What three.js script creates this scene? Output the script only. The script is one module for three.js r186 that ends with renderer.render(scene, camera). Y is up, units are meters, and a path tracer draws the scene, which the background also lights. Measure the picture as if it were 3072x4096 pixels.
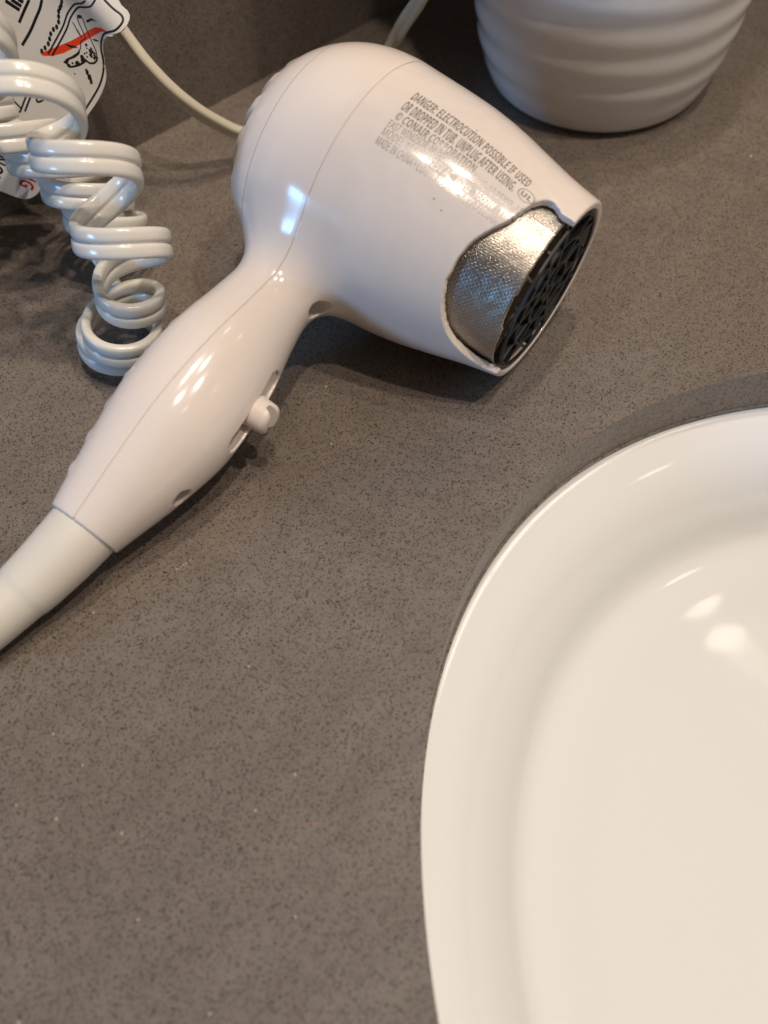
import * as THREE from 'three';
import { toCreasedNormals, mergeGeometries } from 'three/addons/utils/BufferGeometryUtils.js';
import { RoundedBoxGeometry } from 'three/addons/geometries/RoundedBoxGeometry.js';
import { RectAreaLightUniformsLib } from 'three/addons/lights/RectAreaLightUniformsLib.js';
import { createNoise2D, createNoise3D } from 'simplex-noise';

// ------------------------------------------------------------------ camera, light, exposure
const V = (x, y, z) => new THREE.Vector3(x, y, z);
const scene = new THREE.Scene();
const FOV = 58, PITCH = 58, ROLL = -3, CAM_H = 0.22, SRC_W = 3072, SRC_H = 4096;
const camera = new THREE.PerspectiveCamera(FOV, 768 / 1024, 0.01, 30);
camera.position.set(0, CAM_H, 0);
camera.rotation.x = -THREE.MathUtils.degToRad(PITCH);
camera.rotateZ(THREE.MathUtils.degToRad(ROLL));
camera.updateMatrixWorld(true);
camera.focus = 0.272;
camera.userData.fStop = 8.5;
const renderer = new THREE.WebGLRenderer({ antialias: true });
renderer.toneMapping = THREE.LinearToneMapping;
renderer.toneMappingExposure = 1.06;
renderer.shadowMap.enabled = true;
RectAreaLightUniformsLib.init();
scene.background = new THREE.Color().setRGB(0.05, 0.046, 0.043);      // the unlit room around the vanity

// five warm bulbs of the vanity fitting and one cool window, all out of the frame
const BULBS = [[0.054, 0.61, -0.244, 0.6, 0.14, -0.08], [0.15, 0.61, -0.364, 1.7, 0.17, -0.08], [0.225, 0.61, 0.09, 2.1, 0.2, 0.02], [0.43, 0.61, -0.27, 1.1, 0.2, -0.1], [0.655, 0.61, 0.08, 2.3, 0.28, -0.02]];
const BULB_COLOR = [1.0, 0.87, 0.745];
const WINDOW = { at: [-1.7, 0.56, 0.7], size: [0.45, 0.26], power: 36, color: [0.24, 0.53, 1.0] };

// ------------------------------------------------------------------ helpers
let seed = 7;
const rand = () => { seed = (seed * 1664525 + 1013904223) >>> 0; return seed / 4294967296; };
const noise2 = createNoise2D(rand), noise3 = createNoise3D(rand);
const clamp = (x, a, b) => Math.min(b, Math.max(a, x));
const smin = (a, b, k) => { const h = Math.max(k - Math.abs(a - b), 0) / k; return Math.min(a, b) - h * h * k * 0.25; };
const smax = (a, b, k) => -smin(-a, -b, k);
const ray = (px, py) => {
  const t = Math.tan(THREE.MathUtils.degToRad(FOV / 2));
  return V((px - SRC_W / 2) / (SRC_H / 2) * t, -(py - SRC_H / 2) / (SRC_H / 2) * t, -1).applyQuaternion(camera.quaternion).normalize();
};
const atHeight = (px, py, h) => { const d = ray(px, py); return camera.position.clone().addScaledVector(d, (h - CAM_H) / d.y); };
const atDistance = (px, py, s) => camera.position.clone().addScaledVector(ray(px, py), s);
const names = {};
const numbered = (n) => { const k = names[n] = (names[n] ?? -1) + 1; return k ? `${n}_${String(k).padStart(3, '0')}` : n; };
function mesh(name, geometry, material, parent = scene) {
  const m = new THREE.Mesh(geometry, material);
  m.name = parent === scene ? numbered(name) : name;
  m.castShadow = m.receiveShadow = true;
  parent.add(m);
  return m;
}
function thing(name, label, category, position = [0, 0, 0], group) {
  const g = new THREE.Group();
  g.name = numbered(name);
  g.position.set(...position);
  g.userData = { label, category };
  if (group) g.userData.group = group;
  scene.add(g);
  return g;
}
const rgb = (r, g, b) => new THREE.Color().setRGB(r, g, b);
// interpolation through [key, value] pairs, monotone enough for profiles
function table(points, lo, hi, step) {
  const xs = points.map((p) => p[0]), ys = points.map((p) => p[1]), n = xs.length;
  const d = xs.map((_, i) => { const a = Math.max(0, i - 1), b = Math.min(n - 1, i + 1); return (ys[b] - ys[a]) / (xs[b] - xs[a]); });
  const f = (x) => {
    if (x <= xs[0]) return ys[0] + (x - xs[0]) * d[0];
    if (x >= xs[n - 1]) return ys[n - 1] + (x - xs[n - 1]) * d[n - 1];
    let i = 0; while (x > xs[i + 1]) i++;
    const h = xs[i + 1] - xs[i], t = (x - xs[i]) / h, t2 = t * t, t3 = t2 * t;
    return (2 * t3 - 3 * t2 + 1) * ys[i] + (t3 - 2 * t2 + t) * h * d[i] + (3 * t2 - 2 * t3) * ys[i + 1] + (t3 - t2) * h * d[i + 1];
  };
  if (step === undefined) return f;
  const N = Math.ceil((hi - lo) / step) + 2, a = new Float64Array(N);
  for (let i = 0; i < N; i++) a[i] = f(lo + i * step);
  return (x) => { const u = clamp((x - lo) / step, 0, N - 1.001), i = u | 0; return a[i] + (a[i + 1] - a[i]) * (u - i); };
}
// naive surface nets over a signed distance field in millimetres; result in metres
function surfaceNets(field, lo, hi, cell, uvOf) {
  const n = [0, 1, 2].map((k) => Math.ceil((hi[k] - lo[k]) / cell) + 1), [nx, ny, nz] = n;
  const f = new Float32Array(nx * ny * nz);
  let q = 0;
  for (let k = 0; k < nz; k++) for (let j = 0; j < ny; j++) for (let i = 0; i < nx; i++) f[q++] = field(lo[0] + i * cell, lo[1] + j * cell, lo[2] + k * cell);
  const at = (i, j, k) => i + nx * (j + ny * k), id = new Int32Array(nx * ny * nz).fill(-1), pos = [], idx = [];
  for (let k = 0; k < nz - 1; k++) for (let j = 0; j < ny - 1; j++) for (let i = 0; i < nx - 1; i++) {
    let mask = 0; const v = [];
    for (let c = 0; c < 8; c++) { const w = f[at(i + (c & 1), j + (c >> 1 & 1), k + (c >> 2))]; v.push(w); if (w < 0) mask |= 1 << c; }
    if (mask === 0 || mask === 255) continue;
    let x = 0, y = 0, z = 0, m = 0;
    for (let a = 0; a < 8; a++) for (let e = 1; e < 8; e <<= 1) {
      if (a & e) continue;
      const b = a | e;
      if ((v[a] < 0) === (v[b] < 0)) continue;
      const t = v[a] / (v[a] - v[b]);
      x += (a & 1) + (e === 1 ? t : 0); y += (a >> 1 & 1) + (e === 2 ? t : 0); z += (a >> 2) + (e === 4 ? t : 0); m++;
    }
    id[at(i, j, k)] = pos.length / 3;
    pos.push(lo[0] + (i + x / m) * cell, lo[1] + (j + y / m) * cell, lo[2] + (k + z / m) * cell);
  }
  const quad = (a, b, c, d, flip) => { if (a < 0 || b < 0 || c < 0 || d < 0) return; flip ? idx.push(a, c, b, a, d, c) : idx.push(a, b, c, a, c, d); };
  for (let k = 1; k < nz - 1; k++) for (let j = 1; j < ny - 1; j++) for (let i = 1; i < nx - 1; i++) {
    const s = f[at(i, j, k)] < 0;
    if (s !== (f[at(i + 1, j, k)] < 0)) quad(id[at(i, j - 1, k - 1)], id[at(i, j, k - 1)], id[at(i, j, k)], id[at(i, j - 1, k)], !s);
    if (s !== (f[at(i, j + 1, k)] < 0)) quad(id[at(i - 1, j, k - 1)], id[at(i, j, k - 1)], id[at(i, j, k)], id[at(i - 1, j, k)], s);
    if (s !== (f[at(i, j, k + 1)] < 0)) quad(id[at(i - 1, j - 1, k)], id[at(i, j - 1, k)], id[at(i, j, k)], id[at(i - 1, j, k)], !s);
  }
  const N = pos.length / 3, P = new Float32Array(N * 3), nor = new Float32Array(N * 3), uv = new Float32Array(N * 2), e = 0.12;
  for (let i = 0; i < N; i++) {
    let [x, y, z] = [pos[3 * i], pos[3 * i + 1], pos[3 * i + 2]], gx, gy, gz, l;
    for (let it = 0; it < 2; it++) {
      gx = field(x + e, y, z) - field(x - e, y, z); gy = field(x, y + e, z) - field(x, y - e, z); gz = field(x, y, z + e) - field(x, y, z - e);
      l = Math.hypot(gx, gy, gz) || 1;
      if (it) break;
      const s = clamp(field(x, y, z) / Math.max(l / (2 * e), 0.5), -cell * 0.4, cell * 0.4);   // settle the vertex on the surface
      x -= s * gx / l; y -= s * gy / l; z -= s * gz / l;
    }
    P.set([x / 1000, y / 1000, z / 1000], 3 * i); nor.set([gx / l, gy / l, gz / l], 3 * i); uv.set(uvOf(x, y, z), 2 * i);
  }
  const g = new THREE.BufferGeometry();
  g.setAttribute('position', new THREE.BufferAttribute(P, 3)); g.setAttribute('normal', new THREE.BufferAttribute(nor, 3)); g.setAttribute('uv', new THREE.BufferAttribute(uv, 2));
  g.setIndex(idx);
  return g;
}
// keeps the part of a mesh on one side of the plane x = at (mm), with a lip turned inwards along the cut
function clipX(g, at, side, floor, lip = 0.3) {
  const A = g.attributes, P = A.position.array, Nn = A.normal.array, U = A.uv.array, I = g.index.array, pos = [...P], nor = [...Nn], uv = [...U], idx = [], cutIds = new Map(), X = at / 1000;
  const inside = (i) => (P[3 * i] - X) * side >= 0;
  const cut = (a, b) => {
    const key = a < b ? a * 4e6 + b : b * 4e6 + a;
    if (cutIds.has(key)) return cutIds.get(key);
    const t = (X - P[3 * a]) / (P[3 * b] - P[3 * a]), id = pos.length / 3;
    for (let q = 0; q < 3; q++) { pos.push(P[3 * a + q] + (P[3 * b + q] - P[3 * a + q]) * t); nor.push(Nn[3 * a + q] + (Nn[3 * b + q] - Nn[3 * a + q]) * t); }
    for (let q = 0; q < 2; q++) uv.push(U[2 * a + q] + (U[2 * b + q] - U[2 * a + q]) * t);
    cutIds.set(key, id);
    return id;
  };
  const inner = new Map();
  const lipOf = (id) => {                                        // three copies at the cut: one facing along the plane's normal, one deeper, one on the floor of the groove
    if (inner.has(id)) return inner.get(id);
    const n = V(0, nor[3 * id + 1], nor[3 * id + 2]).normalize(), k = pos.length / 3;
    const y = pos[3 * id + 1], z = pos[3 * id + 2], yy = y - n.y * lip / 1000, zz = z - n.z * lip / 1000;
    pos.push(X, y, z, X, yy, zz, X, yy, zz, X - side * floor / 1000, yy, zz);
    nor.push(-side, 0, 0, -side, 0, 0, 0, n.y, n.z, 0, n.y, n.z); for (let q = 0; q < 4; q++) uv.push(uv[2 * id], uv[2 * id + 1]);
    inner.set(id, k);
    return k;
  };
  for (let f = 0; f < I.length; f += 3) {
    const t = [I[f], I[f + 1], I[f + 2]], s = t.map(inside), c = s.filter(Boolean).length;
    if (c === 3) { idx.push(...t); continue; }
    if (c === 0) continue;
    let k = 0; while (!(c === 1 ? s[k] : !s[k])) k++;
    const a = t[k], b = t[(k + 1) % 3], d = t[(k + 2) % 3], e = cut(a, b), h = cut(a, d);
    if (c === 1) idx.push(a, e, h); else idx.push(e, b, d, e, d, h);
    const p = lipOf(e), q = lipOf(h);
    for (const [a0, a1, b0, b1] of [[p, p + 1, q, q + 1], [p + 2, p + 3, q + 2, q + 3]]) {   // wound to face along their normals
      const at = (i) => V(pos[3 * i], pos[3 * i + 1], pos[3 * i + 2]), o = at(a0), fn = at(a1).sub(o).cross(at(b0).sub(o));
      if (fn.x * nor[3 * a0] + fn.y * nor[3 * a0 + 1] + fn.z * nor[3 * a0 + 2] > 0) idx.push(a0, a1, b0, b0, a1, b1); else idx.push(a0, b0, a1, b0, b1, a1);
    }
  }
  const o = new THREE.BufferGeometry();
  o.setAttribute('position', new THREE.Float32BufferAttribute(pos, 3)); o.setAttribute('normal', new THREE.Float32BufferAttribute(nor, 3)); o.setAttribute('uv', new THREE.Float32BufferAttribute(uv, 2)); o.setIndex(idx);
  return o;
}
// a profile of [along a, along b] millimetres swept along stations {p, a, b, s}
function sweep(stations, profile, closedEnds = true) {
  const m = profile.length, pos = [], uv = [], idx = [];
  let length = 0;
  stations.forEach((st, i) => {
    if (i) length += st.p.distanceTo(stations[i - 1].p);
    const s = (st.s ?? 1) / 1000;
    for (let k = 0; k <= m; k++) {
      const [a, b] = profile[k % m], p = st.p.clone().addScaledVector(st.a, a * s).addScaledVector(st.b, b * s);
      pos.push(p.x, p.y, p.z); uv.push(length, k / m * 0.02);
    }
  });
  for (let i = 0; i + 1 < stations.length; i++) for (let k = 0; k < m; k++) {
    const a = i * (m + 1) + k, b = a + m + 1;
    idx.push(a, b, a + 1, a + 1, b, b + 1);
  }
  if (closedEnds) for (const [i, flip] of [[0, 0], [stations.length - 1, 1]]) {
    const c = pos.length / 3; pos.push(stations[i].p.x, stations[i].p.y, stations[i].p.z); uv.push(0, 0);
    for (let k = 0; k < m; k++) { const a = i * (m + 1) + k; flip ? idx.push(c, a + 1, a) : idx.push(c, a, a + 1); }
  }
  const g = new THREE.BufferGeometry();
  g.setAttribute('position', new THREE.Float32BufferAttribute(pos, 3)); g.setAttribute('uv', new THREE.Float32BufferAttribute(uv, 2)); g.setIndex(idx);
  g.computeVertexNormals();
  // one normal along the join of each ring
  const nr = g.attributes.normal;
  for (let i = 0; i < stations.length; i++) {
    const a = i * (m + 1), b = a + m, n = V(nr.getX(a) + nr.getX(b), nr.getY(a) + nr.getY(b), nr.getZ(a) + nr.getZ(b)).normalize();
    nr.setXYZ(a, n.x, n.y, n.z); nr.setXYZ(b, n.x, n.y, n.z);
  }
  return g;
}
function dataTexture(w, h, fn, srgb) {
  const d = new Uint8Array(w * h * 4);
  for (let y = 0; y < h; y++) for (let x = 0; x < w; x++) { const c = fn(x, y), i = 4 * (y * w + x); d[i] = c[0]; d[i + 1] = c[1]; d[i + 2] = c[2]; d[i + 3] = 255; }
  const t = new THREE.DataTexture(d, w, h);
  t.wrapS = t.wrapT = THREE.RepeatWrapping; t.magFilter = THREE.LinearFilter; t.minFilter = THREE.LinearMipmapLinearFilter; t.generateMipmaps = true;
  if (srgb) t.colorSpace = THREE.SRGBColorSpace;
  t.needsUpdate = true;
  return t;
}

// ------------------------------------------------------------------ quartz: speckled engineered stone
const QUARTZ_TILE = 0.3, QN = 2048;
function quartzTextures() {
  const col = new Float32Array(QN * QN * 3), rough = new Float32Array(QN * QN).fill(0.5), bump = new Float32Array(QN * QN).fill(0.5);
  const wave = (x, y, s) => {                                     // noise that tiles
    const a = x / QN * Math.PI * 2, b = y / QN * Math.PI * 2, r = s / (Math.PI * 2);
    return noise3(Math.cos(a) * r + 5 * Math.sin(b) * r * 0.2, Math.sin(a) * r + Math.cos(b) * r, Math.sin(b) * r - Math.cos(a) * 0.3 * r);
  };
  const base = [122, 111, 101];
  for (let y = 0; y < QN; y += 4) for (let x = 0; x < QN; x += 4) {
    const w = wave(x, y, 60) * 4 + wave(x + 300, y + 90, 14) * 4;
    for (let j = 0; j < 4; j++) for (let i = 0; i < 4; i++) {
      const k = ((y + j) * QN + x + i), g = (rand() - 0.5) * 12 + w;
      col[3 * k] = base[0] + g; col[3 * k + 1] = base[1] + g; col[3 * k + 2] = base[2] + g;
      rough[k] = 0.5 + (rand() - 0.5) * 0.1;
    }
  }
  const px = QN / (QUARTZ_TILE * 1000);                           // pixels in a millimetre
  const grain = (cx, cy, r, c, alpha, dr, db) => {
    const e = 0.6 + rand() * 0.4, t = rand() * 3.14, ct = Math.cos(t), st = Math.sin(t), R = Math.ceil(r * 1.5) + 1, w1 = rand() * 6, w2 = 0.04 + rand() * 0.14;
    for (let j = -R; j <= R; j++) for (let i = -R; i <= R; i++) {
      const u = i * ct + j * st, v = (j * ct - i * st) / e, a = Math.atan2(v, u), rr = r * (1 + w2 * Math.sin(2 * a + w1) + w2 * 0.7 * Math.sin(3 * a + 2 * w1));
      const m = clamp(rr - Math.hypot(u, v) + 0.5, 0, 1) * alpha;
      if (m <= 0) continue;
      const k = ((Math.floor(cy + j) + QN) % QN) * QN + (Math.floor(cx + i) + QN) % QN;
      for (let q = 0; q < 3; q++) col[3 * k + q] += (c[q] - col[3 * k + q]) * m;
      rough[k] += (dr - rough[k]) * m; bump[k] += (db - bump[k]) * m;
    }
  };
  for (let n = 0; n < 26000; n++) grain(rand() * QN, rand() * QN, (0.16 + rand() * 0.26) * px, [98 + rand() * 26, 87 + rand() * 24, 78 + rand() * 22], 0.5, 0.5, 0.5);
  for (let n = 0; n < 250000; n++) {
    const d = rand() ** 1.6, c = [78 - d * 44, 67 - d * 40, 57 - d * 36], s = rand();
    grain(rand() * QN, rand() * QN, (0.09 + s * s * 0.19) * px, c, 0.5 + 0.42 * rand(), 0.62, 0.5 - 0.5 * rand());
  }
  for (let n = 0; n < 12; n++) grain(rand() * QN, rand() * QN, (0.14 + rand() * 0.3) * px, [200 + rand() * 40, 190 + rand() * 40, 170 + rand() * 40], 0.85, 0.25, 0.55);
  for (let n = 0; n < 8; n++) grain(rand() * QN, rand() * QN, (0.2 + rand() * 0.25) * px, [176, 112, 66], 0.85, 0.4, 0.5);
  // single flecks that stand out in the stone, and a scuff below the handle
  const fleck = (px, py, r, c, a) => { const p = atHeight(px, py, 0), f = (v) => ((v / QUARTZ_TILE) % 1 + 1) % 1 * QN; grain(f(p.x), f(-p.z), r * px1, c, a, 0.35, 0.5); }, px1 = px;
  for (const q of [[996, 2667], [215, 2935], [330, 3061], [1181, 3099], [1022, 3240], [487, 3333], [553, 3679], [1181, 3666], [840, 4055], [63, 3222], [225, 3276], [373, 2450], [1325, 1775]]) fleck(...q, 0.28, [214, 204, 180], 0.9);
  for (const q of [[1086, 3199], [1255, 3297], [1127, 3376], [996, 3554], [1960, 2130]]) fleck(...q, 0.36, [178, 112, 64], 0.95);
  for (let i = 0; i < 26; i++) { const t = rand(); fleck(690 + 75 * t + 10 * (rand() - 0.5), 2290 - 52 * t + 8 * (rand() - 0.5), 0.08 + 0.1 * rand(), [196, 188, 172], 0.7); }
  const map = dataTexture(QN, QN, (x, y) => { const k = 3 * (y * QN + x); return [clamp(col[k], 0, 255), clamp(col[k + 1], 0, 255), clamp(col[k + 2], 0, 255)]; }, true);
  const rm = dataTexture(QN, QN, (x, y) => { const v = clamp(rough[y * QN + x] * 255, 0, 255); return [bump[y * QN + x] * 255, v, 0]; });
  for (const t of [map, rm]) t.repeat.set(1 / QUARTZ_TILE, 1 / QUARTZ_TILE);
  return { map, rm };
}
const Q = quartzTextures();
const quartz = new THREE.MeshPhysicalMaterial({ map: Q.map, roughnessMap: Q.rm, roughness: 0.85, bumpMap: Q.rm, bumpScale: 0.00012, ior: 1.5 });

// ------------------------------------------------------------------ the counter with its oval cut-out, the splash and the basin
const WALL_P = V(-0.0881, 0, -0.3033), WALL_D = V(0.7687, 0, -0.6395).normalize(), WALL_N = V(-WALL_D.z, 0, WALL_D.x);
const SLAB = 0.0174, SINK = { x: 0.2115, z: 0.0394, a: 0.1731, b: 0.25, ang: Math.atan2(WALL_D.z, WALL_D.x) };
const sinkPoint = (t, s = 1, y = 0) => {
  const u = Math.cos(t) * SINK.a * s, v = Math.sin(t) * SINK.b * s, c = Math.cos(SINK.ang), q = Math.sin(SINK.ang);
  return V(SINK.x + u * c - v * q, y, SINK.z + u * q + v * c);
};
{
  const corner = (t, n) => WALL_P.clone().addScaledVector(WALL_D, t).addScaledVector(WALL_N, n);
  const shape = new THREE.Shape([corner(-0.7, -0.03), corner(0.9, -0.03), corner(0.9, 0.95), corner(-0.7, 0.95)].map((p) => new THREE.Vector2(p.x, -p.z)));
  const hole = new THREE.Path(Array.from({ length: 360 }, (_, i) => { const p = sinkPoint(i / 360 * Math.PI * 2); return new THREE.Vector2(p.x, -p.z); }));
  shape.holes.push(hole);
  const g = new THREE.ExtrudeGeometry(shape, { depth: SLAB - 0.0016, bevelEnabled: true, bevelThickness: 0.0008, bevelSize: 0.0008, bevelOffset: -0.0008, bevelSegments: 3 });
  g.rotateX(-Math.PI / 2);
  g.translate(0, -SLAB + 0.0008, 0);
  const counter = mesh('countertop', toCreasedNormals(g, 0.4), quartz);
  counter.userData = { kind: 'structure', label: 'speckled grey brown quartz countertop with an oval basin cut-out' };
  const w = new THREE.BoxGeometry(1.15, 0.4, 0.02);
  const uv = w.attributes.uv, wp = w.attributes.position;
  for (let i = 0; i < uv.count; i++) uv.setXY(i, wp.getX(i) + 0.335, wp.getY(i) + wp.getZ(i) + 0.07);
  const splash = mesh('backsplash', w, quartz);
  splash.position.copy(corner(0.325, -0.0104)).setY(0.2002);
  splash.rotation.y = -Math.atan2(WALL_D.z, WALL_D.x);
  splash.userData = { kind: 'structure', label: 'upright quartz splash standing along the edge of the countertop' };
}
const porcelain = new THREE.MeshPhysicalMaterial({ color: rgb(0.8, 0.79, 0.77), roughness: 1, roughnessMap: dataTexture(512, 512, (x, y) => { const a = x / 512 * 6.2832, n = noise3(Math.cos(a) * 3, Math.sin(a) * 3, y * 0.02) + 0.5 * noise3(Math.cos(a) * 9, Math.sin(a) * 9, y * 0.05); return [0, 255 * clamp(0.055 + 0.09 * Math.max(0, n - 0.25), 0.03, 0.2), 0]; }), ior: 1.52 });
{
  const prof = [[1.07, 0], [1.02, 0], [1.005, -0.3], [0.992, -1], [0.975, -2.5], [0.955, -4.9], [0.935, -8.6], [0.915, -14], [0.895, -21.5], [0.882, -28], [0.872, -31.5], [0.86, -33.6], [0.82, -37.6], [0.76, -44], [0.66, -52.5], [0.54, -60.5], [0.4, -67], [0.25, -72], [0.1, -75], [0, -75.6]];
  const curve = new THREE.CatmullRomCurve3(prof.map(([s, y]) => V(s * 0.2, y / 1000, 0)), false, 'centripetal'), rows = curve.getSpacedPoints(120), M = 256, pos = [], idx = [];
  rows.forEach((r) => { for (let i = 0; i < M; i++) { const p = sinkPoint(i / M * Math.PI * 2, Math.max(r.x / 0.2, 0.0005), r.y - SLAB - 0.0006); pos.push(p.x, p.y, p.z); } });
  for (let r = 0; r + 1 < rows.length; r++) for (let i = 0; i < M; i++) { const a = r * M + i, b = r * M + (i + 1) % M; idx.push(a, a + M, b, b, a + M, b + M); }
  const g = new THREE.BufferGeometry();
  g.setAttribute('position', new THREE.Float32BufferAttribute(pos, 3)); g.setIndex(idx); g.computeVertexNormals();
  const uv = []; rows.forEach((r, k) => { for (let i = 0; i < M; i++) uv.push(i / M * 4, k / rows.length); });
  g.setAttribute('uv', new THREE.Float32BufferAttribute(uv, 2));
  const basin = mesh('sink_basin', g, porcelain);
  basin.userData = { label: 'glossy white oval basin set under the countertop', category: 'sink' };
}

// ------------------------------------------------------------------ the hair dryer: local x along the barrel, y up, z along the handle (mm)
const DX = V(0.7903, -0.1399, 0.5965).normalize(), DZ = V(-0.6228, -0.1803, 0.7613);
DZ.addScaledVector(DX, -DZ.dot(DX)).normalize();
const DY = DZ.clone().cross(DX), DO = V(0.001, 0.0387, -0.2258);
const dryerMatrix = new THREE.Matrix4().makeBasis(DX, DY, DZ).setPosition(DO), dryerInverse = dryerMatrix.clone().invert();
const BACK = -39.6, FRONT = 62;
const radiusFront = table([[-6, 37.3], [-2.8, 37.35], [6.2, 36.8], [15.3, 36.2], [24.4, 35.3], [33.4, 33.7], [42.5, 31.5], [51.5, 29.3], [60.6, 27.6], [66, 26.6]], -8, 72, 0.1);
const RB = radiusFront(-2);
const barrelRadius = (x) => (x > -2 ? radiusFront(x) : x <= BACK ? 0 : RB * Math.pow(Math.max(1 - Math.pow((-2 - x) / (-2 - BACK), 2.25), 0), 1 / 2.25));
const barrelTable = table(Array.from({ length: 1181 }, (_, i) => [-46 + i * 0.1, barrelRadius(-46 + i * 0.1)]), -46, 72, 0.1);
const handleR = table([[0, 12], [24, 10.9], [36, 11], [54.6, 13.8], [66, 16.1], [76, 17.3], [86, 17.7], [95, 17.2], [110.2, 14.5], [120, 12.3], [128.7, 10.3], [140, 7.6]], 0, 150, 0.1);
const handleX = table([[0, -2.6], [36, -2.4], [54.6, -2], [73.1, -1.2], [91.6, -0.4], [110.2, -0.4], [128.7, -0.8], [140, -0.8]], 0, 150, 0.1);
const END = 128.7;
function solid(x, y, z) {
  const rho = Math.hypot(y, z);
  let b;
  if (x > -2) b = (rho - barrelTable(x)) * 0.98;
  else {                                                          // rounded back: distance scaled by the slope of the superellipse
    const u = (-2 - x) / (-2 - BACK), v = rho / RB, f = Math.pow(Math.pow(u, 2.25) + Math.pow(v, 2.25), 1 / 2.25);
    b = (f - 1) * 37.4;
  }
  b = smax(b, x - FRONT, 0.8);
  const zz = clamp(z, 0, 150), h0 = Math.hypot(x - handleX(zz), y) - handleR(zz);
  const h = Math.max(h0 * 0.97, -z - 4);
  let d = smin(b, h, 13);
  return smax(d, z - END, 0.6);
}
// the broken opening of the shell, a polygon of [x, arc] in millimetres
const OPENING = [[66, -4.2], [62.6, -4.3], [61.4, -5.2], [58.2, -4.5], [56.4, -5.8], [54, -6.2], [52.6, -5.2], [50.6, -1.5], [48.7, 5], [45.5, 10.5], [43.2, 15.2], [42.1, 21], [42.1, 24], [41.75, 25.8], [42.3, 27.6], [43.1, 31.4], [44.6, 35.8], [47, 40.8], [50.2, 45.2], [54.4, 49.6], [58.6, 52.6], [62, 54.2], [66, 55]];
const OPENING_SMOOTH = new THREE.CatmullRomCurve3(OPENING.map(([x, a]) => V(x, a, 0)), false, 'centripetal').getSpacedPoints(70).map((p) => [p.x, p.y]);
function polygon(px, py, poly) {
  let d = 1e9, inside = false;
  for (let i = 0, j = poly.length - 1; i < poly.length; j = i++) {
    const [xi, yi] = poly[i], [xj, yj] = poly[j], ex = xj - xi, ey = yj - yi, wx = px - xi, wy = py - yi, t = clamp((wx * ex + wy * ey) / (ex * ex + ey * ey), 0, 1);
    d = Math.min(d, Math.hypot(wx - ex * t, wy - ey * t));
    if ((yi > py) !== (yj > py) && px < (xj - xi) * (py - yi) / (yj - yi) + xi) inside = !inside;
  }
  return inside ? -d : d;
}
const WALL_T = 2.3, SLOT = { z0: 63.5, z1: 89.5, w: 3.3 };
function frontField(x, y, z) {
  let d = solid(x, y, z);
  if (x > 34) {
    const rho = Math.hypot(y, z);
    const cavity = Math.max(rho - (barrelTable(Math.min(x, 61)) - WALL_T), 37 - x);
    d = smax(d, -cavity, 0.5);
    if (x > 38 && rho > 18) {
      const arc = Math.atan2(z, y) * 29, jag = 0.03 * noise3(x * 0.9, arc * 0.9, 3) + 0.03 * noise3(x * 2.4, arc * 2.4, rho * 0.5);
      const cut = Math.max(polygon(x, arc, OPENING_SMOOTH) + jag, -(rho - 18));
      d = smax(d, -cut, 0.25);
    }
  }
  if (z > 33) {
    const s1 = Math.max(Math.hypot(y - 0.2, z - 41.5) - 3.1, 7.2 - x), s2 = Math.max(Math.hypot(y + 0.6, z - 107) - 2.7, 10.2 - x);
    d = smax(d, -Math.min(s1, s2), 0.35);
    const sz = z - clamp(z, SLOT.z0 + SLOT.w, SLOT.z1 - SLOT.w), slot = Math.max(Math.hypot(y, sz) - SLOT.w, 12.2 - x);
    d = smax(d, -slot, 0.5);
  }
  return d;
}
const CAP_X = -21.4;
function backField(x, y, z) {
  let d = solid(x, y, z);
  // low finger ridges along the back of the grip
  if (z > 62 && z < 122) { const k = Math.cos((z - 70) / 9.6 * Math.PI * 2), w = clamp(1 - Math.abs(y) / 9, 0, 1); d -= 0.55 * Math.max(0, k) * Math.min(1, w * 3) * clamp((-4 - x) / 4, 0, 1); }
  return d;
}
function capField(x, y, z) {
  let d = solid(x, y, z);
  const rho = Math.hypot(y, z);
  if (rho < 27 && x < -24) { const s = Math.cos(z / 8.5 * Math.PI * 2); d -= 0.35 * clamp(s * 1.6, 0, 1) * clamp((27 - rho) / 2, 0, 1); d += 1.2 * clamp(-s * 1.6, 0, 1) * clamp((26 - rho) / 2, 0, 1); }
  return d;
}
const PRINT = { x0: 4, x1: 66, half: THREE.MathUtils.degToRad(34) };
const frontUV = (x, y, z) => [(x - PRINT.x0) / (PRINT.x1 - PRINT.x0), 0.5 - Math.atan2(z, y) / (2 * PRINT.half)];
const plainUV = (x, y, z) => [(x + z) / 100, (y + z * 0.5) / 100];

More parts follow.
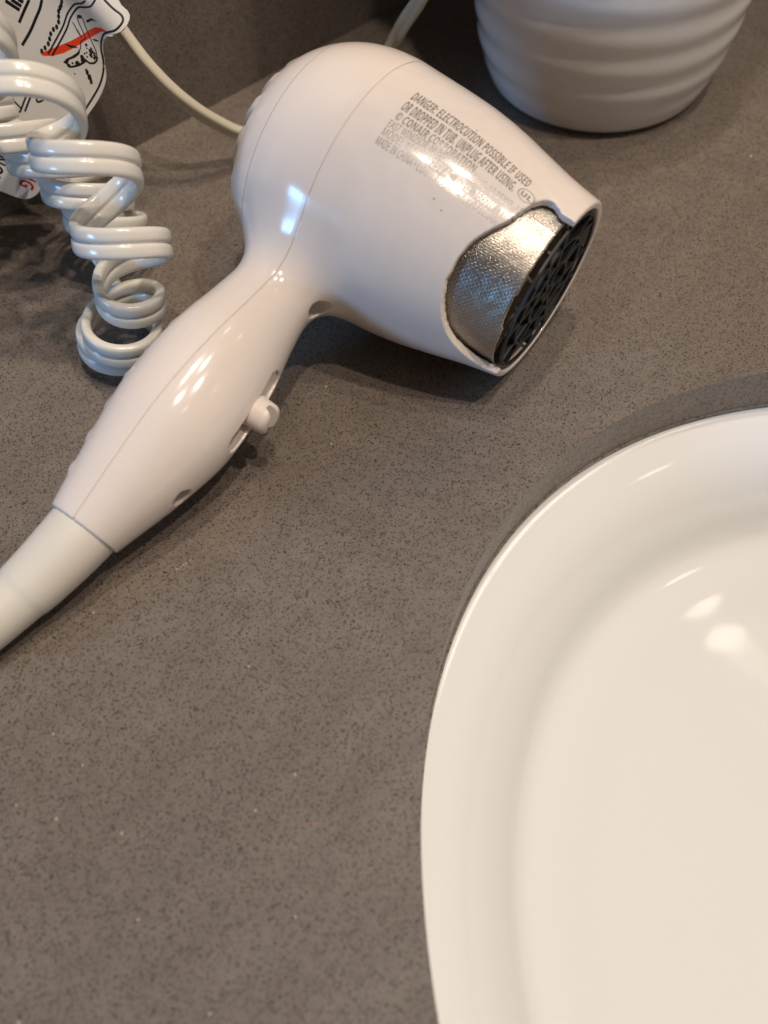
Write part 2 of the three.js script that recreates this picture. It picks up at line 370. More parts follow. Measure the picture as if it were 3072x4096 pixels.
// print on the barrel: silver lettering, worn in places
function printTexture() {
  const W = 2048, H = 1216, ink = document.createElement('canvas'), c = ink.getContext('2d');
  ink.width = W; ink.height = H;
  const X = (mm) => (mm - PRINT.x0) / (PRINT.x1 - PRINT.x0) * W, Y = (deg) => H / 2 + THREE.MathUtils.degToRad(deg) / PRINT.half * H / 2;
  c.fillStyle = '#fff'; c.textBaseline = 'middle';
  const line = (text, x0, x1, deg0, deg1, size, weight = '') => {
    const px = size / 62 * W;
    c.font = `${weight} ${px}px sans-serif`;
    const w = c.measureText(text).width, a = Math.atan2(Y(deg1) - Y(deg0), X(x1) - X(x0));
    c.save(); c.translate(X(x0), Y(deg0)); c.rotate(a); c.scale((X(x1) - X(x0)) / w, 1); c.fillText(text, 0, 0); c.restore();
  };
  line('DANGER: ELECTROCUTION POSSIBLE IF USED', 9.2, 47.2, -12.9, -11.2, 4.2, 'bold');
  line('OR DROPPED IN TUB. UNPLUG AFTER USING.', 9.2, 45, -5.8, -3.9, 4.2, 'bold');
  line('© CONAIR CORPORATION', 9.6, 34.6, 0.1, 1.2, 3.1, 'bold');
  line('EAST WINDSOR, NJ 08520 • GLENDALE, AZ 85307   LISTED', 9.2, 53.5, 4.9, 4.4, 2.7);
  line('MODEL 134R  •  125V AC  60Hz  1600W   TYPE', 9.2, 49.5, 9, 10.6, 2.7);
  line('MADE IN CHINA • CONAIR HOTLINE:1-800-3-CONAIR', 9.2, 46.4, 13.4, 15.4, 2.8);
  c.strokeStyle = '#fff'; c.lineWidth = 9;
  c.save(); c.translate(X(48.3), Y(-4.4)); c.scale(1, 0.8);
  c.beginPath(); c.arc(0, 0, 76, 0, 7); c.stroke();
  c.font = 'bold 92px sans-serif'; c.textAlign = 'center'; c.fillText('UL', 0, 4); c.restore();
  const dust = [[28, -16.5], [36.5, -15.2], [30, 22], [33, 24.5]];
  const data = c.getImageData(0, 0, W, H).data;
  const map = new Uint8Array(W * H * 4), mr = new Uint8Array(W * H * 4);
  for (let y = 0; y < H; y++) for (let x = 0; x < W; x++) {
    const i = 4 * (y * W + x), o = 4 * ((H - 1 - y) * W + x);
    let a = data[i + 3] / 255;
    const worn = noise2(x * 0.012, y * 0.012) * 0.5 + noise2(x * 0.05, y * 0.05) * 0.35;
    a *= clamp(0.98 + worn * 0.3, 0.62, 1);
    const base = [232, 219, 208], inkc = [160, 153, 145], g = noise2(x * 0.004, y * 0.006) * 2;
    for (let q = 0; q < 3; q++) map[o + q] = base[q] + g + (inkc[q] - base[q]) * a;
    const r = 0.125 + 0.03 * noise2(x * 0.006, y * 0.009) + 0.02 * noise2(x * 0.05, y * 0.05);
    mr[o] = 0; mr[o + 1] = 255 * (r + (0.22 - r) * a); mr[o + 2] = 255 * 0.45 * a;
    map[o + 3] = mr[o + 3] = 255;
  }
  for (const [mm, deg] of dust) for (let j = -5; j <= 5; j++) for (let i = -9; i <= 9; i++) { const X0 = Math.round(X(mm)) + i, Y0 = Math.round(Y(deg)) + j, o = 4 * ((H - 1 - Y0) * W + X0); if (Math.hypot(i / 9, (j - i * 0.3) / 5) < 0.9) map.set([58, 44, 36], o); }
  const tex = (d, srgb) => { const t = new THREE.DataTexture(d, W, H); t.magFilter = THREE.LinearFilter; t.minFilter = THREE.LinearMipmapLinearFilter; t.generateMipmaps = true; if (srgb) t.colorSpace = THREE.SRGBColorSpace; t.needsUpdate = true; return t; };
  return { map: tex(map, true), mr: tex(mr, false) };
}
const PR = printTexture();
const plasticColor = new THREE.Color().setRGB(232 / 255, 219 / 255, 208 / 255, THREE.SRGBColorSpace);
const printedPlastic = new THREE.MeshPhysicalMaterial({ map: PR.map, roughnessMap: PR.mr, metalnessMap: PR.mr, metalness: 1, roughness: 1, ior: 1.5 });
const plastic = new THREE.MeshPhysicalMaterial({ color: plasticColor, roughness: 0.14, ior: 1.5 });
const satinPlastic = new THREE.MeshPhysicalMaterial({ color: plasticColor, roughness: 0.4, ior: 1.5 });
const rubber = new THREE.MeshPhysicalMaterial({ color: rgb(0.72, 0.67, 0.58), roughness: 0.5, ior: 1.48 });
const blackPlastic = new THREE.MeshPhysicalMaterial({ color: rgb(0.012, 0.012, 0.013), roughness: 0.5 });
const darkMetal = new THREE.MeshPhysicalMaterial({ color: rgb(0.3, 0.27, 0.22), roughness: 0.35, metalness: 1 });
const mica = new THREE.MeshPhysicalMaterial({ color: rgb(0.42, 0.32, 0.21), roughness: 0.5 });
const weave = dataTexture(512, 512, (x, y) => {
  const u = x / 512 * 40 * Math.PI, v = y / 512 * 40 * Math.PI, over = (Math.floor(x / 12.8) + Math.floor(y / 12.8)) & 1;
  const h = over ? Math.abs(Math.sin(u)) : Math.abs(Math.sin(v)), r = rand();
  return [clamp(h * 150 + r * 100, 0, 255), clamp(84 + (rand() - 0.5) * 60, 0, 255), r > 0.9994 ? 90 : 255];
});
weave.repeat.set(1 / 0.028, 1 / 0.028);
const stains = dataTexture(512, 512, (x, y) => {
  const n = noise2(x * 0.05, y * 0.05) * 4 + (rand() - 0.5) * 26, d = noise2(x * 0.09 + 40, y * 0.09) > 0.88 ? -80 : 0;
  const k = ((Math.floor(x / 5.97) + Math.floor(y / 5.97)) & 1) * 22 - 11;
  return [184 + n + d + k, 175 + n + d + k, 164 + n + d + k];
}, true);
stains.repeat.set(1 / 0.06, 1 / 0.06);
const foil = new THREE.MeshPhysicalMaterial({ color: 0xffffff, map: stains, metalness: 1, roughness: 0.9, roughnessMap: weave, bumpMap: weave, bumpScale: 0.00008 });

const dryer = thing('hair_dryer', 'white plastic hair dryer with broken outlet rim lying on the countertop', 'hair dryer');
dryer.applyMatrix4(dryerMatrix);
{
  const front = mesh('front_shell', clipX(surfaceNets(frontField, [-2, -39, -39], [64, 39, 131], 0.6, frontUV), 0.2, 1, 0.195), printedPlastic, dryer);
  mesh('back_shell', clipX(clipX(surfaceNets(backField, [-32, -39, -39], [2.5, 39, 131], 0.78, plainUV), -0.2, -1, 0.195), CAP_X + 0.1, 1, 0.097), plastic, dryer);
  mesh('intake_cap', clipX(surfaceNets(capField, [-44, -39, -39], [-19, 39, 39], 0.78, plainUV), CAP_X - 0.1, -1, 0.097), plastic, dryer);
  // silver heat shield inside the broken opening
  const rs = table([[36, 29.6], [44, 27.9], [52, 26.2], [61, 24.8]], 30, 62, 0.1), pos = [], uv = [], idx = [], M = 180, rows = 40;
  for (let side = 0; side < 2; side++) for (let r = 0; r <= rows; r++) for (let i = 0; i <= M; i++) {
    const a = i / M * Math.PI * 2, edge = 59.4 + 0.25 * Math.sin(a * 41) * noise2(a * 3, 2) + 0.7 * noise2(Math.cos(a) * 0.9, Math.sin(a) * 0.9 + 5) - (a > 0.75 && a < 1.15 ? 0.8 : 0);
    const x = 36 + (edge - 36) * r / rows, q = rs(x) - side * 0.35 + 0.08 * noise2(a * 6, x * 0.2);
    pos.push(x / 1000, Math.cos(a) * q / 1000, Math.sin(a) * q / 1000); uv.push(x / 1000, a * 0.027);
  }
  const row = M + 1, block = (rows + 1) * row;
  for (let side = 0; side < 2; side++) for (let r = 0; r < rows; r++) for (let i = 0; i < M; i++) { const a = side * block + r * row + i, b = a + row; side ? idx.push(a, a + 1, b, b, a + 1, b + 1) : idx.push(a, b, a + 1, a + 1, b, b + 1); }
  for (let i = 0; i < M; i++) { const a = rows * row + i, b = a + block; idx.push(a, b, a + 1, a + 1, b, b + 1); }
  const g = new THREE.BufferGeometry();
  g.setAttribute('position', new THREE.Float32BufferAttribute(pos, 3)); g.setAttribute('uv', new THREE.Float32BufferAttribute(uv, 2)); g.setIndex(idx); g.computeVertexNormals();
  mesh('heat_shield', g, foil, dryer).userData.label = 'silver woven foil heat shield showing in the broken opening';
  // black outlet grille
  const gr = new THREE.Group(); gr.name = 'outlet_grille'; dryer.add(gr);
  const ring = (r, w, x0, x1, name) => {
    const h = new THREE.LatheGeometry([[r - w, x0], [r - w, x1], [r - w * 0.4, x1 + 0.3], [r, x1], [r, x0], [r - w, x0]].map(([a, b]) => new THREE.Vector2(a / 1000, b / 1000)), 96);
    h.rotateZ(-Math.PI / 2);
    mesh(name, toCreasedNormals(h, 0.6), blackPlastic, gr);
  };
  ring(24, 0.8, 60.9, 61.5, 'rim_ring'); ring(17.2, 1.1, 60, 61.4, 'grille_ring'); ring(10, 1.1, 60, 61.4, 'grille_ring'); ring(3.2, 1.4, 60, 61.4, 'grille_ring');
  const bars = [...Array(12)].map((_, i) => [i / 12 * Math.PI * 2 + 0.2 + (i % 2) * 0.12, i % 2 ? 9.4 : 2.6, 23.4]);
  for (const [a, r0, r1] of bars) {
    const b = new RoundedBoxGeometry(0.0018, (r1 - r0) / 1000, 0.0011, 1, 0.0003);
    const m = mesh('grille_bar', b, blackPlastic, gr);
    m.position.set(0.0606, Math.cos(a) * (r0 + r1) / 2000, Math.sin(a) * (r0 + r1) / 2000);
    m.rotation.x = a + (a * 7 % 1 - 0.5) * 0.5;
  }
  // mica boards with a heating wire behind the grille
  const heater = new THREE.Group(); heater.name = 'heating_element'; dryer.add(heater);
  for (let k = 0; k < 2; k++) { const m = mesh('mica_board', new THREE.BoxGeometry(0.02, 0.0485 - k * 0.0003, 0.0007), mica, heater); m.position.x = 0.047; m.rotation.x = 0.5 + k * Math.PI / 2; }
  const wire = new THREE.CatmullRomCurve3(Array.from({ length: 240 }, (_, i) => { const a = i / 40 * Math.PI * 2, w = 1 + 0.04 * Math.sin(i * 2.4); return V((54 - i * 0.05 + 1.2 * Math.sin(i * 2.4)) / 1000, Math.cos(a) * 19.5 * w / 1000, Math.sin(a) * 19.5 * w / 1000); }));
  mesh('heating_wire', new THREE.TubeGeometry(wire, 900, 0.00035, 5), darkMetal, heater);
  const back = new THREE.CircleGeometry(0.0292, 64); back.rotateY(Math.PI / 2); back.translate(0.0374, 0, 0);
  mesh('inner_plate', back, mica, heater);
  // slider switch: a plate in the slot and a notched knob
  const plate = new RoundedBoxGeometry(0.001, 0.0064, 0.0256, 2, 0.0003);
  mesh('switch_plate', plate, satinPlastic, dryer).position.set(0.0128, 0, 0.0765);
  const kb = (x, y, z) => {                                       // in mm about the knob's foot
    const q = Math.hypot(y, z * 0.92), r = 4.45 - 0.05 * x;
    let d = smax(q - r, Math.max(x - 7.6, -x - 1), 2.2);
    const notch = Math.max(Math.abs(y * 0.5 + z * 0.86) - (0.75 + 0.28 * Math.max(0, x - 5)), 5.1 - x);
    return smax(d, -notch, 0.4);
  };
  const knob = mesh('switch_knob', surfaceNets(kb, [-2, -6, -6], [9, 6, 6], 0.3, plainUV), satinPlastic, dryer);
  knob.position.set(0.0138, -0.0002, 0.0763);
  // the cord boot, in two steps, bending towards the left
  const inv = (p) => p.applyMatrix4(dryerInverse);
  const bootPath = new THREE.CatmullRomCurve3([V(-0.0008, 0, 0.122), V(-0.0008, 0, 0.1295), inv(atHeight(150, 2312, 0.0122)), inv(atHeight(0, 2446, 0.0106)), inv(atHeight(-260, 2660, 0.0085))], false, 'centripetal');
  const br = table([[0, 9.5], [0.2, 9.2], [0.4, 8.5], [0.5, 8.1], [0.53, 7.75], [0.7, 7.5], [1, 7.0]], 0, 1, 0.005), n = 90, st = [];
  for (let i = 0; i <= n; i++) { const t = i / n, T = bootPath.getTangentAt(t), b = V(0, 1, 0).addScaledVector(T, -T.y).normalize(); st.push({ p: bootPath.getPointAt(t), a: b.clone().cross(T), b, s: br(t) }); }
  mesh('cord_boot', sweep(st, Array.from({ length: 48 }, (_, i) => [-Math.cos(i / 24 * Math.PI), Math.sin(i / 24 * Math.PI)])), rubber, dryer);
}

// ------------------------------------------------------------------ cords
const twin = (w, th, sep, p) => {                                  // outline of a flat two-core cord
  const out = [], N = 30, top = [];
  for (let i = 0; i <= N; i++) { const b = -(sep + w) * Math.cos(i / N * Math.PI); top.push([th * Math.pow(Math.max(1 - Math.pow(Math.abs(Math.abs(b) - sep) / w, p), 0), 1 / p), b]); }
  for (const [a, b] of top) out.push([a, b]);
  for (let i = N - 1; i > 0; i--) out.push([-top[i][0], top[i][1]]);
  return out;
};
const vinyl = new THREE.MeshPhysicalMaterial({ color: rgb(0.74, 0.7, 0.62), roughness: 0.2, ior: 1.52 });
const creamVinyl = new THREE.MeshPhysicalMaterial({ color: rgb(0.66, 0.6, 0.46), roughness: 0.38, ior: 1.5 });
// a coil round a line of centres; each centre has a radius (mm), a roll and a tilt (degrees) of its turn as it hangs
function coil(centres, rings, from, to, lag, phase = 0) {
  const c = new THREE.CatmullRomCurve3(centres, false, 'catmullrom', 0.5), col = (k) => table(rings.map((r, i) => [i, r[k]])), rt = col(0), roll = col(1), tilt = col(2);
  const N = Math.round((to - from) * 72), last = centres.length - 1, pts = [], D = THREE.MathUtils.degToRad, side = V(1, 0, 0).applyQuaternion(camera.quaternion);
  for (let i = 0; i <= N; i++) {
    const n = from + (to - from) * i / N, m = clamp(n - lag * Math.sin(2 * Math.PI * n) / (2 * Math.PI), 0, last), p = c.getPoint(m / last);
    const w = V(0, CAM_H, 0).sub(p).normalize(), r = side.clone().addScaledVector(w, -side.dot(w)).normalize(), u = w.clone().cross(r);
    const R = r.multiplyScalar(Math.cos(D(roll(m)))).addScaledVector(u, -Math.sin(D(roll(m)))), up = w.clone().cross(R), F = w.multiplyScalar(Math.cos(D(tilt(m)))).addScaledVector(up, -Math.sin(D(tilt(m))));
    const a = 2 * Math.PI * n + phase, dir = F.multiplyScalar(Math.cos(a)).addScaledVector(R, Math.sin(a));
    pts.push({ p: p.addScaledVector(dir, rt(m) / 1000), a: dir });
  }
  return pts.map((s, i) => {
    const T = pts[Math.min(i + 1, N)].p.clone().sub(pts[Math.max(i - 1, 0)].p).normalize(), a = s.a.clone().addScaledVector(T, -s.a.dot(T)).normalize();
    return { p: s.p, a, b: T.clone().cross(a).negate() };
  });
}
{
  const L = [[-440, -60, 0.108], [-190, 140, 0.094], [100, 392, 0.079], [345, 645, 0.0625], [492, 965, 0.0425], [522, 1185, 0.0235], [488, 1325, 0.0135], [478, 1352, 0.0075]];
  const front = coil(L.map((q) => atHeight(...q)), [[11.6, 5, -25], [11.6, 5, -25], [11.6, 4, -22], [11.8, 0, -4], [11.9, -4, 3], [8.9, -4, 40], [10.6, -3, 44], [11.4, -3, 44]], 0.2, 7.3, 0.92);
  const K = [[-330, 330, 0.325], [-150, 430, 0.324], [30, 545, 0.323], [255, 645, 0.323], [355, 775, 0.325], [430, 890, 0.326], [460, 990, 0.326]];
  const C2 = K.map(([x, y, s]) => atDistance(x, y, s));
  const behind = coil(C2, [[12, -10, 5], [12, -10, 5], [12, -10, 5], [12, -8, 5], [11.6, -4, 8], [11, 0, 14], [10, 0, 20]], 0, 5.62, 0.2, 0.4);
  // the rear strand comes down behind and runs on into the lowest turn
  const end = behind[behind.length - 1], before = behind[behind.length - 6], goal = front[front.length - 1], way = new THREE.CatmullRomCurve3([before.p, end.p, end.p.clone().lerp(goal.p, 0.35).setY(end.p.y * 0.45), end.p.clone().lerp(goal.p, 0.8).setY(0.006), goal.p], false, 'centripetal');
  for (let i = 1, a = end.a; i <= 40; i++) { const t = way.getUtoTmapping(0, way.getLengths(200)[8] + (way.getLength() - way.getLengths(200)[8]) * i / 40), T = way.getTangent(t).normalize(); a = a.clone().addScaledVector(T, -a.dot(T)).normalize(); behind.push({ p: way.getPoint(t), a, b: T.clone().cross(a).negate() }); }
  const cord = thing('coiled_cord', 'white coiled two-core flex cord standing behind the hair dryer handle', 'cord', [0, 0, 0]);
  mesh('front_coil', sweep(front, twin(2.15, 1.55, 2.08, 2.8)), vinyl, cord);
  mesh('rear_coil', sweep(behind, twin(2.15, 1.55, 2.08, 2.8)), vinyl, cord);
}
{
  const path = new THREE.CatmullRomCurve3([atHeight(290, -120, 0.072), atHeight(410, 15, 0.062), atHeight(500, 140, 0.053), atHeight(600, 270, 0.0435), atHeight(720, 390, 0.033), atHeight(860, 487, 0.021), atHeight(1005, 540, 0.0105), V(-0.026, 0.0045, -0.317), V(-0.004, 0.0032, -0.337), atHeight(1480, 300, 0.006), atHeight(1560, 190, 0.014), atHeight(1615, 95, 0.026), atHeight(1680, 0, 0.04), atHeight(1760, -140, 0.065)], false, 'centripetal');
  const N = 260, st = [];
  for (let i = 0; i <= N; i++) { const T = path.getTangentAt(i / N), up = V(0.2, 1, 0.45), b = up.addScaledVector(T, -up.dot(T)).normalize(); st.push({ p: path.getPointAt(i / N), a: b.clone().cross(T), b }); }
  const cable = mesh('power_cable', sweep(st, twin(1.5, 1.75, 1.2, 2.4)), creamVinyl);
  cable.userData = { label: 'cream power cable running from the warning tag behind the hair dryer', category: 'cable' };
}

// ------------------------------------------------------------------ warning tags hung on the cable
const tagWhite = '#d9d5cf';
function tagSheet(name, label, plane, outline, canvasSize, draw, bulge) {
  const [o, ex, ey] = plane, n = ex.clone().cross(ey).normalize();
  const flat = (px, py) => { const d = ray(px, py), s = o.clone().sub(camera.position).dot(n) / d.dot(n), p = camera.position.clone().addScaledVector(d, s).sub(o); return [p.dot(ex), p.dot(ey)]; };
  const curve = new THREE.CatmullRomCurve3(outline.map(([x, y]) => { const [a, b] = flat(x, y); return V(a, b, 0); }), true, 'centripetal'), ring = curve.getSpacedPoints(220).slice(0, -1);
  const xs = ring.map((p) => p.x), ys = ring.map((p) => p.y), x0 = Math.min(...xs), x1 = Math.max(...xs), y0 = Math.min(...ys), y1 = Math.max(...ys), S = canvasSize / Math.max(x1 - x0, y1 - y0);
  const cv = document.createElement('canvas'); cv.width = Math.ceil((x1 - x0) * S); cv.height = Math.ceil((y1 - y0) * S);
  const c = cv.getContext('2d'); c.fillStyle = tagWhite; c.fillRect(0, 0, cv.width, cv.height);
  const at = (px, py) => { const [a, b] = flat(px, py); return [(a - x0) * S, (y1 - b) * S]; };
  draw(c, at, S / 1000);
  const tex = new THREE.CanvasTexture(cv); tex.colorSpace = THREE.SRGBColorSpace;
  // a grid of points inside the outline, lifted by the bulge, front and back 0.5 mm apart
  const poly = ring.map((p) => [p.x, p.y]), shape = new THREE.Shape(ring.map((p) => new THREE.Vector2(p.x, p.y)));
  const G = 0.0016, pos = [], uv = [], idx = [], cols = Math.ceil((x1 - x0) / G), rows = Math.ceil((y1 - y0) / G), ids = new Map();
  const snap = (x, y) => {                                        // points outside go to the nearest place on the outline
    if (polygon(x, y, poly) <= 0) return [x, y];
    let best = 1e9, r = [x, y];
    for (let i = 0; i < poly.length; i++) { const [ax, ay] = poly[i], [bx, by] = poly[(i + 1) % poly.length], t = clamp(((x - ax) * (bx - ax) + (y - ay) * (by - ay)) / ((bx - ax) ** 2 + (by - ay) ** 2), 0, 1), qx = ax + (bx - ax) * t, qy = ay + (by - ay) * t, d = Math.hypot(x - qx, y - qy); if (d < best) { best = d; r = [qx, qy]; } }
    return best < G * 1.5 ? r : null;
  };
  for (let j = 0; j <= rows; j++) for (let i = 0; i <= cols; i++) {
    const r = snap(x0 + i * G, y0 + j * G); if (!r) continue;
    ids.set(j * 10000 + i, pos.length / 3);
    const p = o.clone().addScaledVector(ex, r[0]).addScaledVector(ey, r[1]).addScaledVector(n, bulge(r[0], r[1], flat));
    pos.push(p.x, p.y, p.z); uv.push((r[0] - x0) / (x1 - x0), (r[1] - y0) / (y1 - y0));
  }
  for (let j = 0; j < rows; j++) for (let i = 0; i < cols; i++) {
    const k = [ids.get(j * 10000 + i), ids.get(j * 10000 + i + 1), ids.get((j + 1) * 10000 + i + 1), ids.get((j + 1) * 10000 + i)];
    if (k.some((q) => q === undefined)) continue;
    idx.push(k[0], k[1], k[2], k[0], k[2], k[3]);
  }
  const g = new THREE.BufferGeometry();
  g.setAttribute('position', new THREE.Float32BufferAttribute(pos, 3)); g.setAttribute('uv', new THREE.Float32BufferAttribute(uv, 2)); g.setIndex(idx); g.computeVertexNormals();
  const back = g.clone(); { const q = back.attributes.position, m = g.attributes.normal; for (let i = 0; i < q.count; i++) q.setXYZ(i, q.getX(i) - m.getX(i) * 0.0005, q.getY(i) - m.getY(i) * 0.0005, q.getZ(i) - m.getZ(i) * 0.0005); const ii = back.index.array; for (let i = 0; i < ii.length; i += 3) [ii[i], ii[i + 1]] = [ii[i + 1], ii[i]]; back.computeVertexNormals(); }
  const m = mesh(name, mergeGeometries([g, back]), new THREE.MeshPhysicalMaterial({ map: tex, roughness: 0.38, ior: 1.5 }));
  m.userData = { label, category: 'tag' };
  return m;
}
{
  const stroke = (c, at, w, pts, color = '#151317') => { c.strokeStyle = color; c.lineWidth = w; c.lineJoin = 'round'; c.lineCap = 'butt'; c.beginPath(); pts.forEach((p, i) => (i ? c.lineTo(...at(...p)) : c.moveTo(...at(...p)))); c.stroke(); };
  const smooth = (c, at, w, pts, color) => { const k = new THREE.CatmullRomCurve3(pts.map(([x, y]) => V(x, y, 0))).getPoints(60).map((p) => [p.x, p.y]); stroke(c, at, w, k, color); };
  const fill = (c, at, pts, color) => { c.fillStyle = color; c.beginPath(); pts.forEach((p, i) => (i ? c.lineTo(...at(...p)) : c.moveTo(...at(...p)))); c.fill(); };
  const Z1 = (x, y) => [x * 220 / 1570 + 220, y * 310 / 2212 + 40], Z2 = (x, y) => [x * 260 / 1659, y * 230 / 1468], Z3 = (x, y) => [x * 600 / 1659, y * 500 / 1382];
  const plane = (a, b, c) => { const o = a, ex = b.clone().sub(a).normalize(), ey = c.clone().sub(a); ey.addScaledVector(ex, -ey.dot(ex)).normalize(); return [o, ex, ey]; };
  const P1 = plane(atHeight(-60, 420, 0.041), atHeight(400, 330, 0.0475), atHeight(250, 20, 0.0665));
  tagSheet('warning_tag', 'white warning tag with electric shock pictogram and red stripe hung on the cable', P1,
    [[-160, -160], [120, -190], [350, -170], [455, -60], [490, 15], [524, 50], [525, 85], [500, 122], [450, 140], [424, 158], [413, 190], [417, 250], [421, 310], [412, 350], [385, 405], [340, 470], [290, 545], [150, 560], [-120, 540], [-180, 300]], 1600,
    (c, at, mm) => {
      const w = mm * 0.55;
      fill(c, at, [[1240, 346], [1150, 300], [1080, 296], [1000, 325], [900, 390], [780, 455], [620, 520], [440, 590], [480, 620], [580, 620], [700, 590], [830, 525], [960, 445], [1060, 385], [1150, 345]].map((p) => Z3(...p)), '#e23c12');
      smooth(c, at, w, [[1000, 0], [950, 30], [850, 45], [760, 140], [700, 290], [530, 600]].map((p) => Z3(...p)));
      smooth(c, at, w, [[1110, -10], [1060, 60], [980, 75], [890, 80], [790, 190], [740, 320], [575, 620]].map((p) => Z3(...p)));
      smooth(c, at, w * 1.15, [[1195, -10], [1290, 90], [1380, 170], [1395, 230], [1330, 320], [1240, 348], [1180, 370], [1140, 430], [1120, 530], [1140, 680], [1135, 800], [1090, 950], [1010, 1090], [920, 1230], [860, 1330]].map((p) => Z3(...p)));
      // dotted water line
      for (const [x, y] of [[1600, 30], [1580, 130], [1545, 200], [1510, 290], [1508, 420], [1505, 560], [1455, 690], [1370, 755], [1300, 865], [1270, 995], [1235, 1120], [1150, 1225], [1065, 1305]]) { const [a, b] = at(...Z2(x, y)); c.fillStyle = '#151317'; c.beginPath(); c.ellipse(a, b, mm * 0.5, mm * 0.75, 0.3, 0, 7); c.fill(); }
      stroke(c, at, w * 1.6, [[760, -10], [640, 250], [500, 580]].map((p) => Z2(...p))); smooth(c, at, w * 1.6, [[1085, -10], [1030, 220], [920, 480], [780, 800], [570, 1160]].map((p) => Z2(...p)));
      for (const [x, y, X, Y] of [[150, 15, 515, 260], [300, -10, 560, 160], [480, -20, 610, 60]]) stroke(c, at, w * 1.9, [Z2(x, y), Z2(X, Y)]);
      // struck-through dryer pictogram
      fill(c, at, [[650, 150], [730, 125], [810, 150], [825, 225], [740, 240], [660, 225]].map((p) => Z1(...p)), '#151317');
      stroke(c, at, w * 0.6, [[655, 225], [720, 420], [790, 570], [850, 720], [880, 810], [760, 880], [730, 960], [725, 1100], [640, 1230], [480, 1340], [340, 1400]].map((p) => Z1(...p)));
      stroke(c, at, w * 0.6, [[830, 225], [890, 460], [980, 720], [1080, 960], [1170, 1180], [1190, 1330]].map((p) => Z1(...p)));
      smooth(c, at, w * 1.1, [[1190, 1330], [1180, 1440], [1100, 1520], [980, 1520], [870, 1440]].map((p) => Z1(...p)));
      smooth(c, at, w * 1.2, [[870, 1440], [760, 1530], [600, 1600], [390, 1620], [345, 1560], [340, 1400]].map((p) => Z1(...p)));
      fill(c, at, [[220, 1500], [320, 1390], [480, 1350], [640, 1230], [720, 1160], [690, 1270], [560, 1370], [400, 1430], [350, 1560], [290, 1540]].map((p) => Z1(...p)), '#151317');
      for (const [x, y, r] of [[400, 1570, 16], [490, 1525, 18], [630, 1530, 38], [800, 1440, 44], [760, 1340, 30], [840, 1250, 16], [900, 1220, 14], [910, 1340, 14], [890, 1000, 22], [905, 1095, 12]]) { const [a, b] = at(...Z1(x, y)); c.fillStyle = '#151317'; c.beginPath(); c.arc(a, b, r / 38 * mm * 0.75, 0, 7); c.fill(); }
      for (let i = 0; i < 60; i++) { const a = rand() * 6.28, q = Math.sqrt(rand()), [x, y] = at(...Z1(1060 + 85 * q * Math.cos(a) + 40 * (q * Math.sin(a)), 1250 + 175 * q * Math.sin(a))); c.fillStyle = '#151317'; c.beginPath(); c.arc(x, y, mm * (0.1 + 0.22 * rand()), 0, 7); c.fill(); }
      const bolt = (p) => fill(c, at, p.map((q) => Z1(...q)), '#151317');
      bolt([[480, 310], [560, 390], [620, 510], [680, 600], [770, 780], [745, 790], [640, 620], [590, 510], [530, 400]]);
      bolt([[920, 350], [960, 270], [1040, 250], [1080, 215], [1180, 245], [1310, 320], [1180, 290], [1080, 300], [1030, 340]]);
      bolt([[1060, 830], [1170, 830], [1280, 880], [1230, 900], [1150, 890]]);
      bolt([[260, 960], [430, 1000], [560, 1030], [670, 1090], [560, 1085], [430, 1075], [350, 1025]]);
      bolt([[840, 1690], [885, 1680], [940, 1750], [950, 1840], [1000, 1850], [1060, 2110], [980, 2140], [960, 2000], [920, 2000], [900, 1860], [870, 1850]]);
      bolt([[500, 1790], [575, 1830], [560, 1870]]);
      // bathtub lines low on the tag
      for (const l of [[[20, 1160], [200, 1250]], [[120, 1100], [215, 1200]], [[300, 1010], [205, 1250]], [[360, 990], [260, 1240]]]) stroke(c, at, w * 1.1, l.map((p) => Z3(...p)));
      smooth(c, at, w * 1.2, [[440, 960], [395, 1080], [400, 1130], [450, 1120], [490, 1080], [550, 1100]].map((p) => Z3(...p)));
    },
    (x, y, flat) => {                                             // rolled round the cable at its upper right
      const [ax, ay] = flat(500, 140), [bx, by] = flat(290, -120), ex = bx - ax, ey = by - ay, l = Math.hypot(ex, ey), d = ((x - ax) * ey - (y - ay) * ex) / l;
      return 0.0042 * Math.exp(-Math.pow(d / 0.0055, 2)) - 0.0008 + 0.0012 * Math.sin(y * 60);
    });
  const P2 = plane(atHeight(-150, 700, 0.028), atHeight(165, 740, 0.0225), atHeight(60, 560, 0.034));
  tagSheet('warning_tag', 'shaded white tag end with red and black capital letters below the coil', P2,
    [[-300, 480], [40, 470], [150, 520], [180, 640], [172, 735], [155, 770], [125, 792], [95, 796], [40, 778], [-30, 752], [-180, 720], [-320, 690]], 1024,
    (c, at, mm) => {
      const word = (text, a, b, size, color) => { const [x, y] = at(...a), [X, Y] = at(...b); c.save(); c.translate(x, y); c.rotate(Math.atan2(Y - y, X - x)); c.font = `bold ${size * mm}px sans-serif`; c.fillStyle = color; c.textBaseline = 'middle'; const w = c.measureText(text).width; c.scale(Math.hypot(X - x, Y - y) / w, 1); c.fillText(text, 0, 0); c.restore(); };
      word('UNPLUG', [172, 570], [103, 755], 6.2, '#b3120a');
      word('DO NOT', [45, 535], [-30, 720], 6.2, '#151317');
    }, (x, y) => 0.0015 * Math.sin(x * 70 + 1) + 0.001 * Math.sin(y * 110));
}

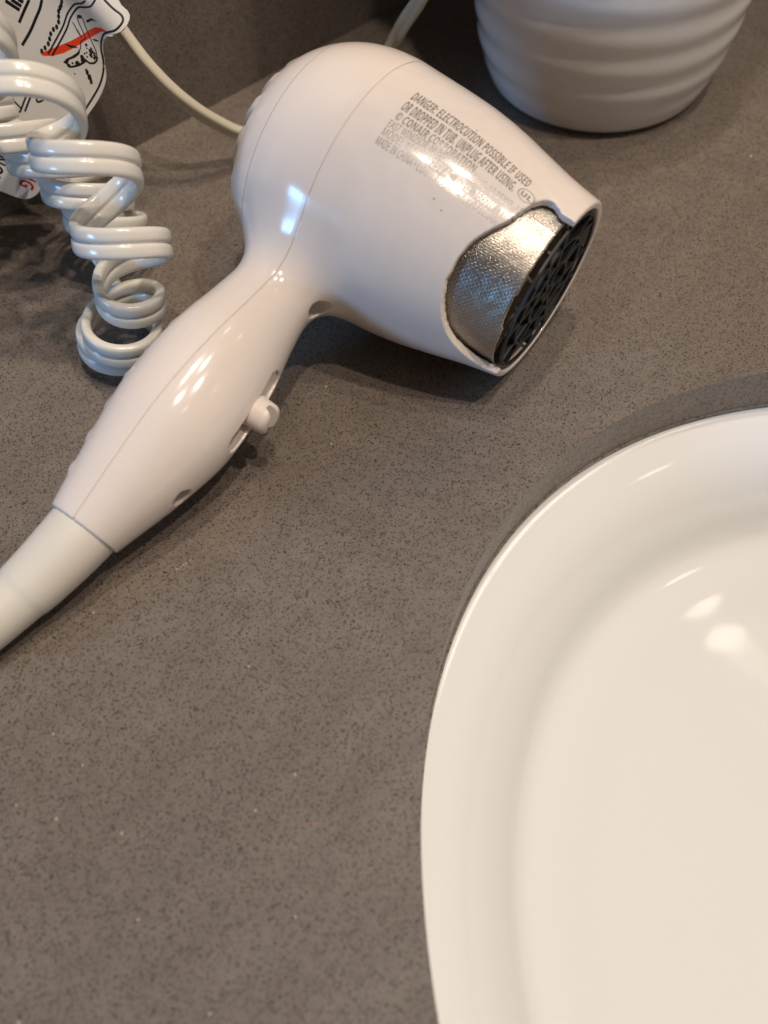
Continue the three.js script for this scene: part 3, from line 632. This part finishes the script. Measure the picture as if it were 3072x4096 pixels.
// ------------------------------------------------------------------ ribbed ceramic jar
{
  const r0 = table([[0, 38.6], [0.7, 40.6], [2.2, 42], [6, 43.6], [13, 45.8], [22, 47.9], [34, 49.7], [50, 51.2], [70, 53], [90, 55.2], [110, 56.6], [130, 56.2], [142, 54]]), prof = [new THREE.Vector2(0.0001, 0.0012)];
  for (let y = 0; y <= 142; y += 0.5) prof.push(new THREE.Vector2((r0(y) + 0.32 * Math.sin((y - 3) / 11.5 * Math.PI * 2) * clamp((y - 5) / 8, 0, 1)) / 1000, (y + 0.2) / 1000));
  for (let y = 142; y >= 6; y -= 2) prof.push(new THREE.Vector2((r0(y) - 3.6) / 1000, (y + 0.2) / 1000));
  prof.push(new THREE.Vector2(0.0001, 0.0062));
  const glaze = new THREE.MeshPhysicalMaterial({ color: rgb(0.76, 0.72, 0.68), roughness: 0.07, ior: 1.52 });
  const jar = mesh('ribbed_jar', new THREE.LatheGeometry(prof, 160), glaze);
  jar.position.set(0.0925, 0, -0.3385);
  jar.userData = { label: 'glossy off-white ribbed ceramic jar standing behind the hair dryer outlet', category: 'jar' };
}

// ------------------------------------------------------------------ shelf added above the jar, out of the frame, to shade the back counter
{
  const shelf = mesh('added_shade_shelf', new RoundedBoxGeometry(0.6, 0.018, 0.13, 2, 0.003), new THREE.MeshPhysicalMaterial({ color: rgb(0.12, 0.09, 0.07), roughness: 0.5 }));
  shelf.position.copy(WALL_P).addScaledVector(WALL_D, 0.102 + 0.3).addScaledVector(WALL_N, 0.0655).setY(0.25);
  shelf.rotation.y = -Math.atan2(WALL_D.z, WALL_D.x);
  shelf.userData = { label: 'unseen dark shelf added to shade the counter round the ribbed jar', category: 'shelf' };
}

// ------------------------------------------------------------------ side wall added out of the frame for the glazed basin to mirror
{
  const wall = mesh('added_side_wall', new THREE.BoxGeometry(0.05, 1.5, 1.9), new THREE.MeshPhysicalMaterial({ color: rgb(0.72, 0.69, 0.65), roughness: 0.8 }));
  wall.position.set(0.98, 0.58, -0.05);
  wall.userData = { kind: 'structure', label: 'unseen plain side wall added for the basin to mirror' };
}

// ------------------------------------------------------------------ lamps of the place, out of the frame
{
  const glass = new THREE.MeshPhysicalMaterial({ color: rgb(0.9, 0.85, 0.75), roughness: 0.4, emissive: rgb(...BULB_COLOR), emissiveIntensity: 6 });
  BULBS.forEach(([x, y, z, power, ax, az]) => {
    const p = [x, y, z];
    const t = thing('lamp_bulb', 'round warm lamp bulb hanging above the countertop', 'lamp', p, 'warm bulbs above the countertop');
    mesh('bulb', new THREE.SphereGeometry(0.025, 24, 16), glass, t);
    const cap = mesh('bulb_socket', new THREE.CylinderGeometry(0.012, 0.014, 0.04, 24), darkMetal, t); cap.position.y = 0.042;
    const l = new THREE.SpotLight(rgb(...BULB_COLOR), power, 0, THREE.MathUtils.degToRad(53), 1, 2); l.castShadow = true; l.shadow.radius = 1.25; l.name = 'bulb_lamp';
    t.add(l); l.target.position.set(ax - x, -y, az - z); t.add(l.target);
  });
  const w = thing('window', 'cool daylight window pane beside the vanity', 'window', WINDOW.at);
  w.lookAt(0, 0.02, -0.2);
  mesh('window_pane', new THREE.BoxGeometry(WINDOW.size[0], WINDOW.size[1], 0.01), new THREE.MeshPhysicalMaterial({ color: rgb(0.1, 0.1, 0.1), emissive: rgb(...WINDOW.color), emissiveIntensity: 1 }), w).position.z = -0.02;
  const l = new THREE.RectAreaLight(rgb(...WINDOW.color), WINDOW.power, WINDOW.size[0], WINDOW.size[1]); l.name = 'window_light';
  l.rotation.y = Math.PI;
  w.add(l);
}

renderer.render(scene, camera);
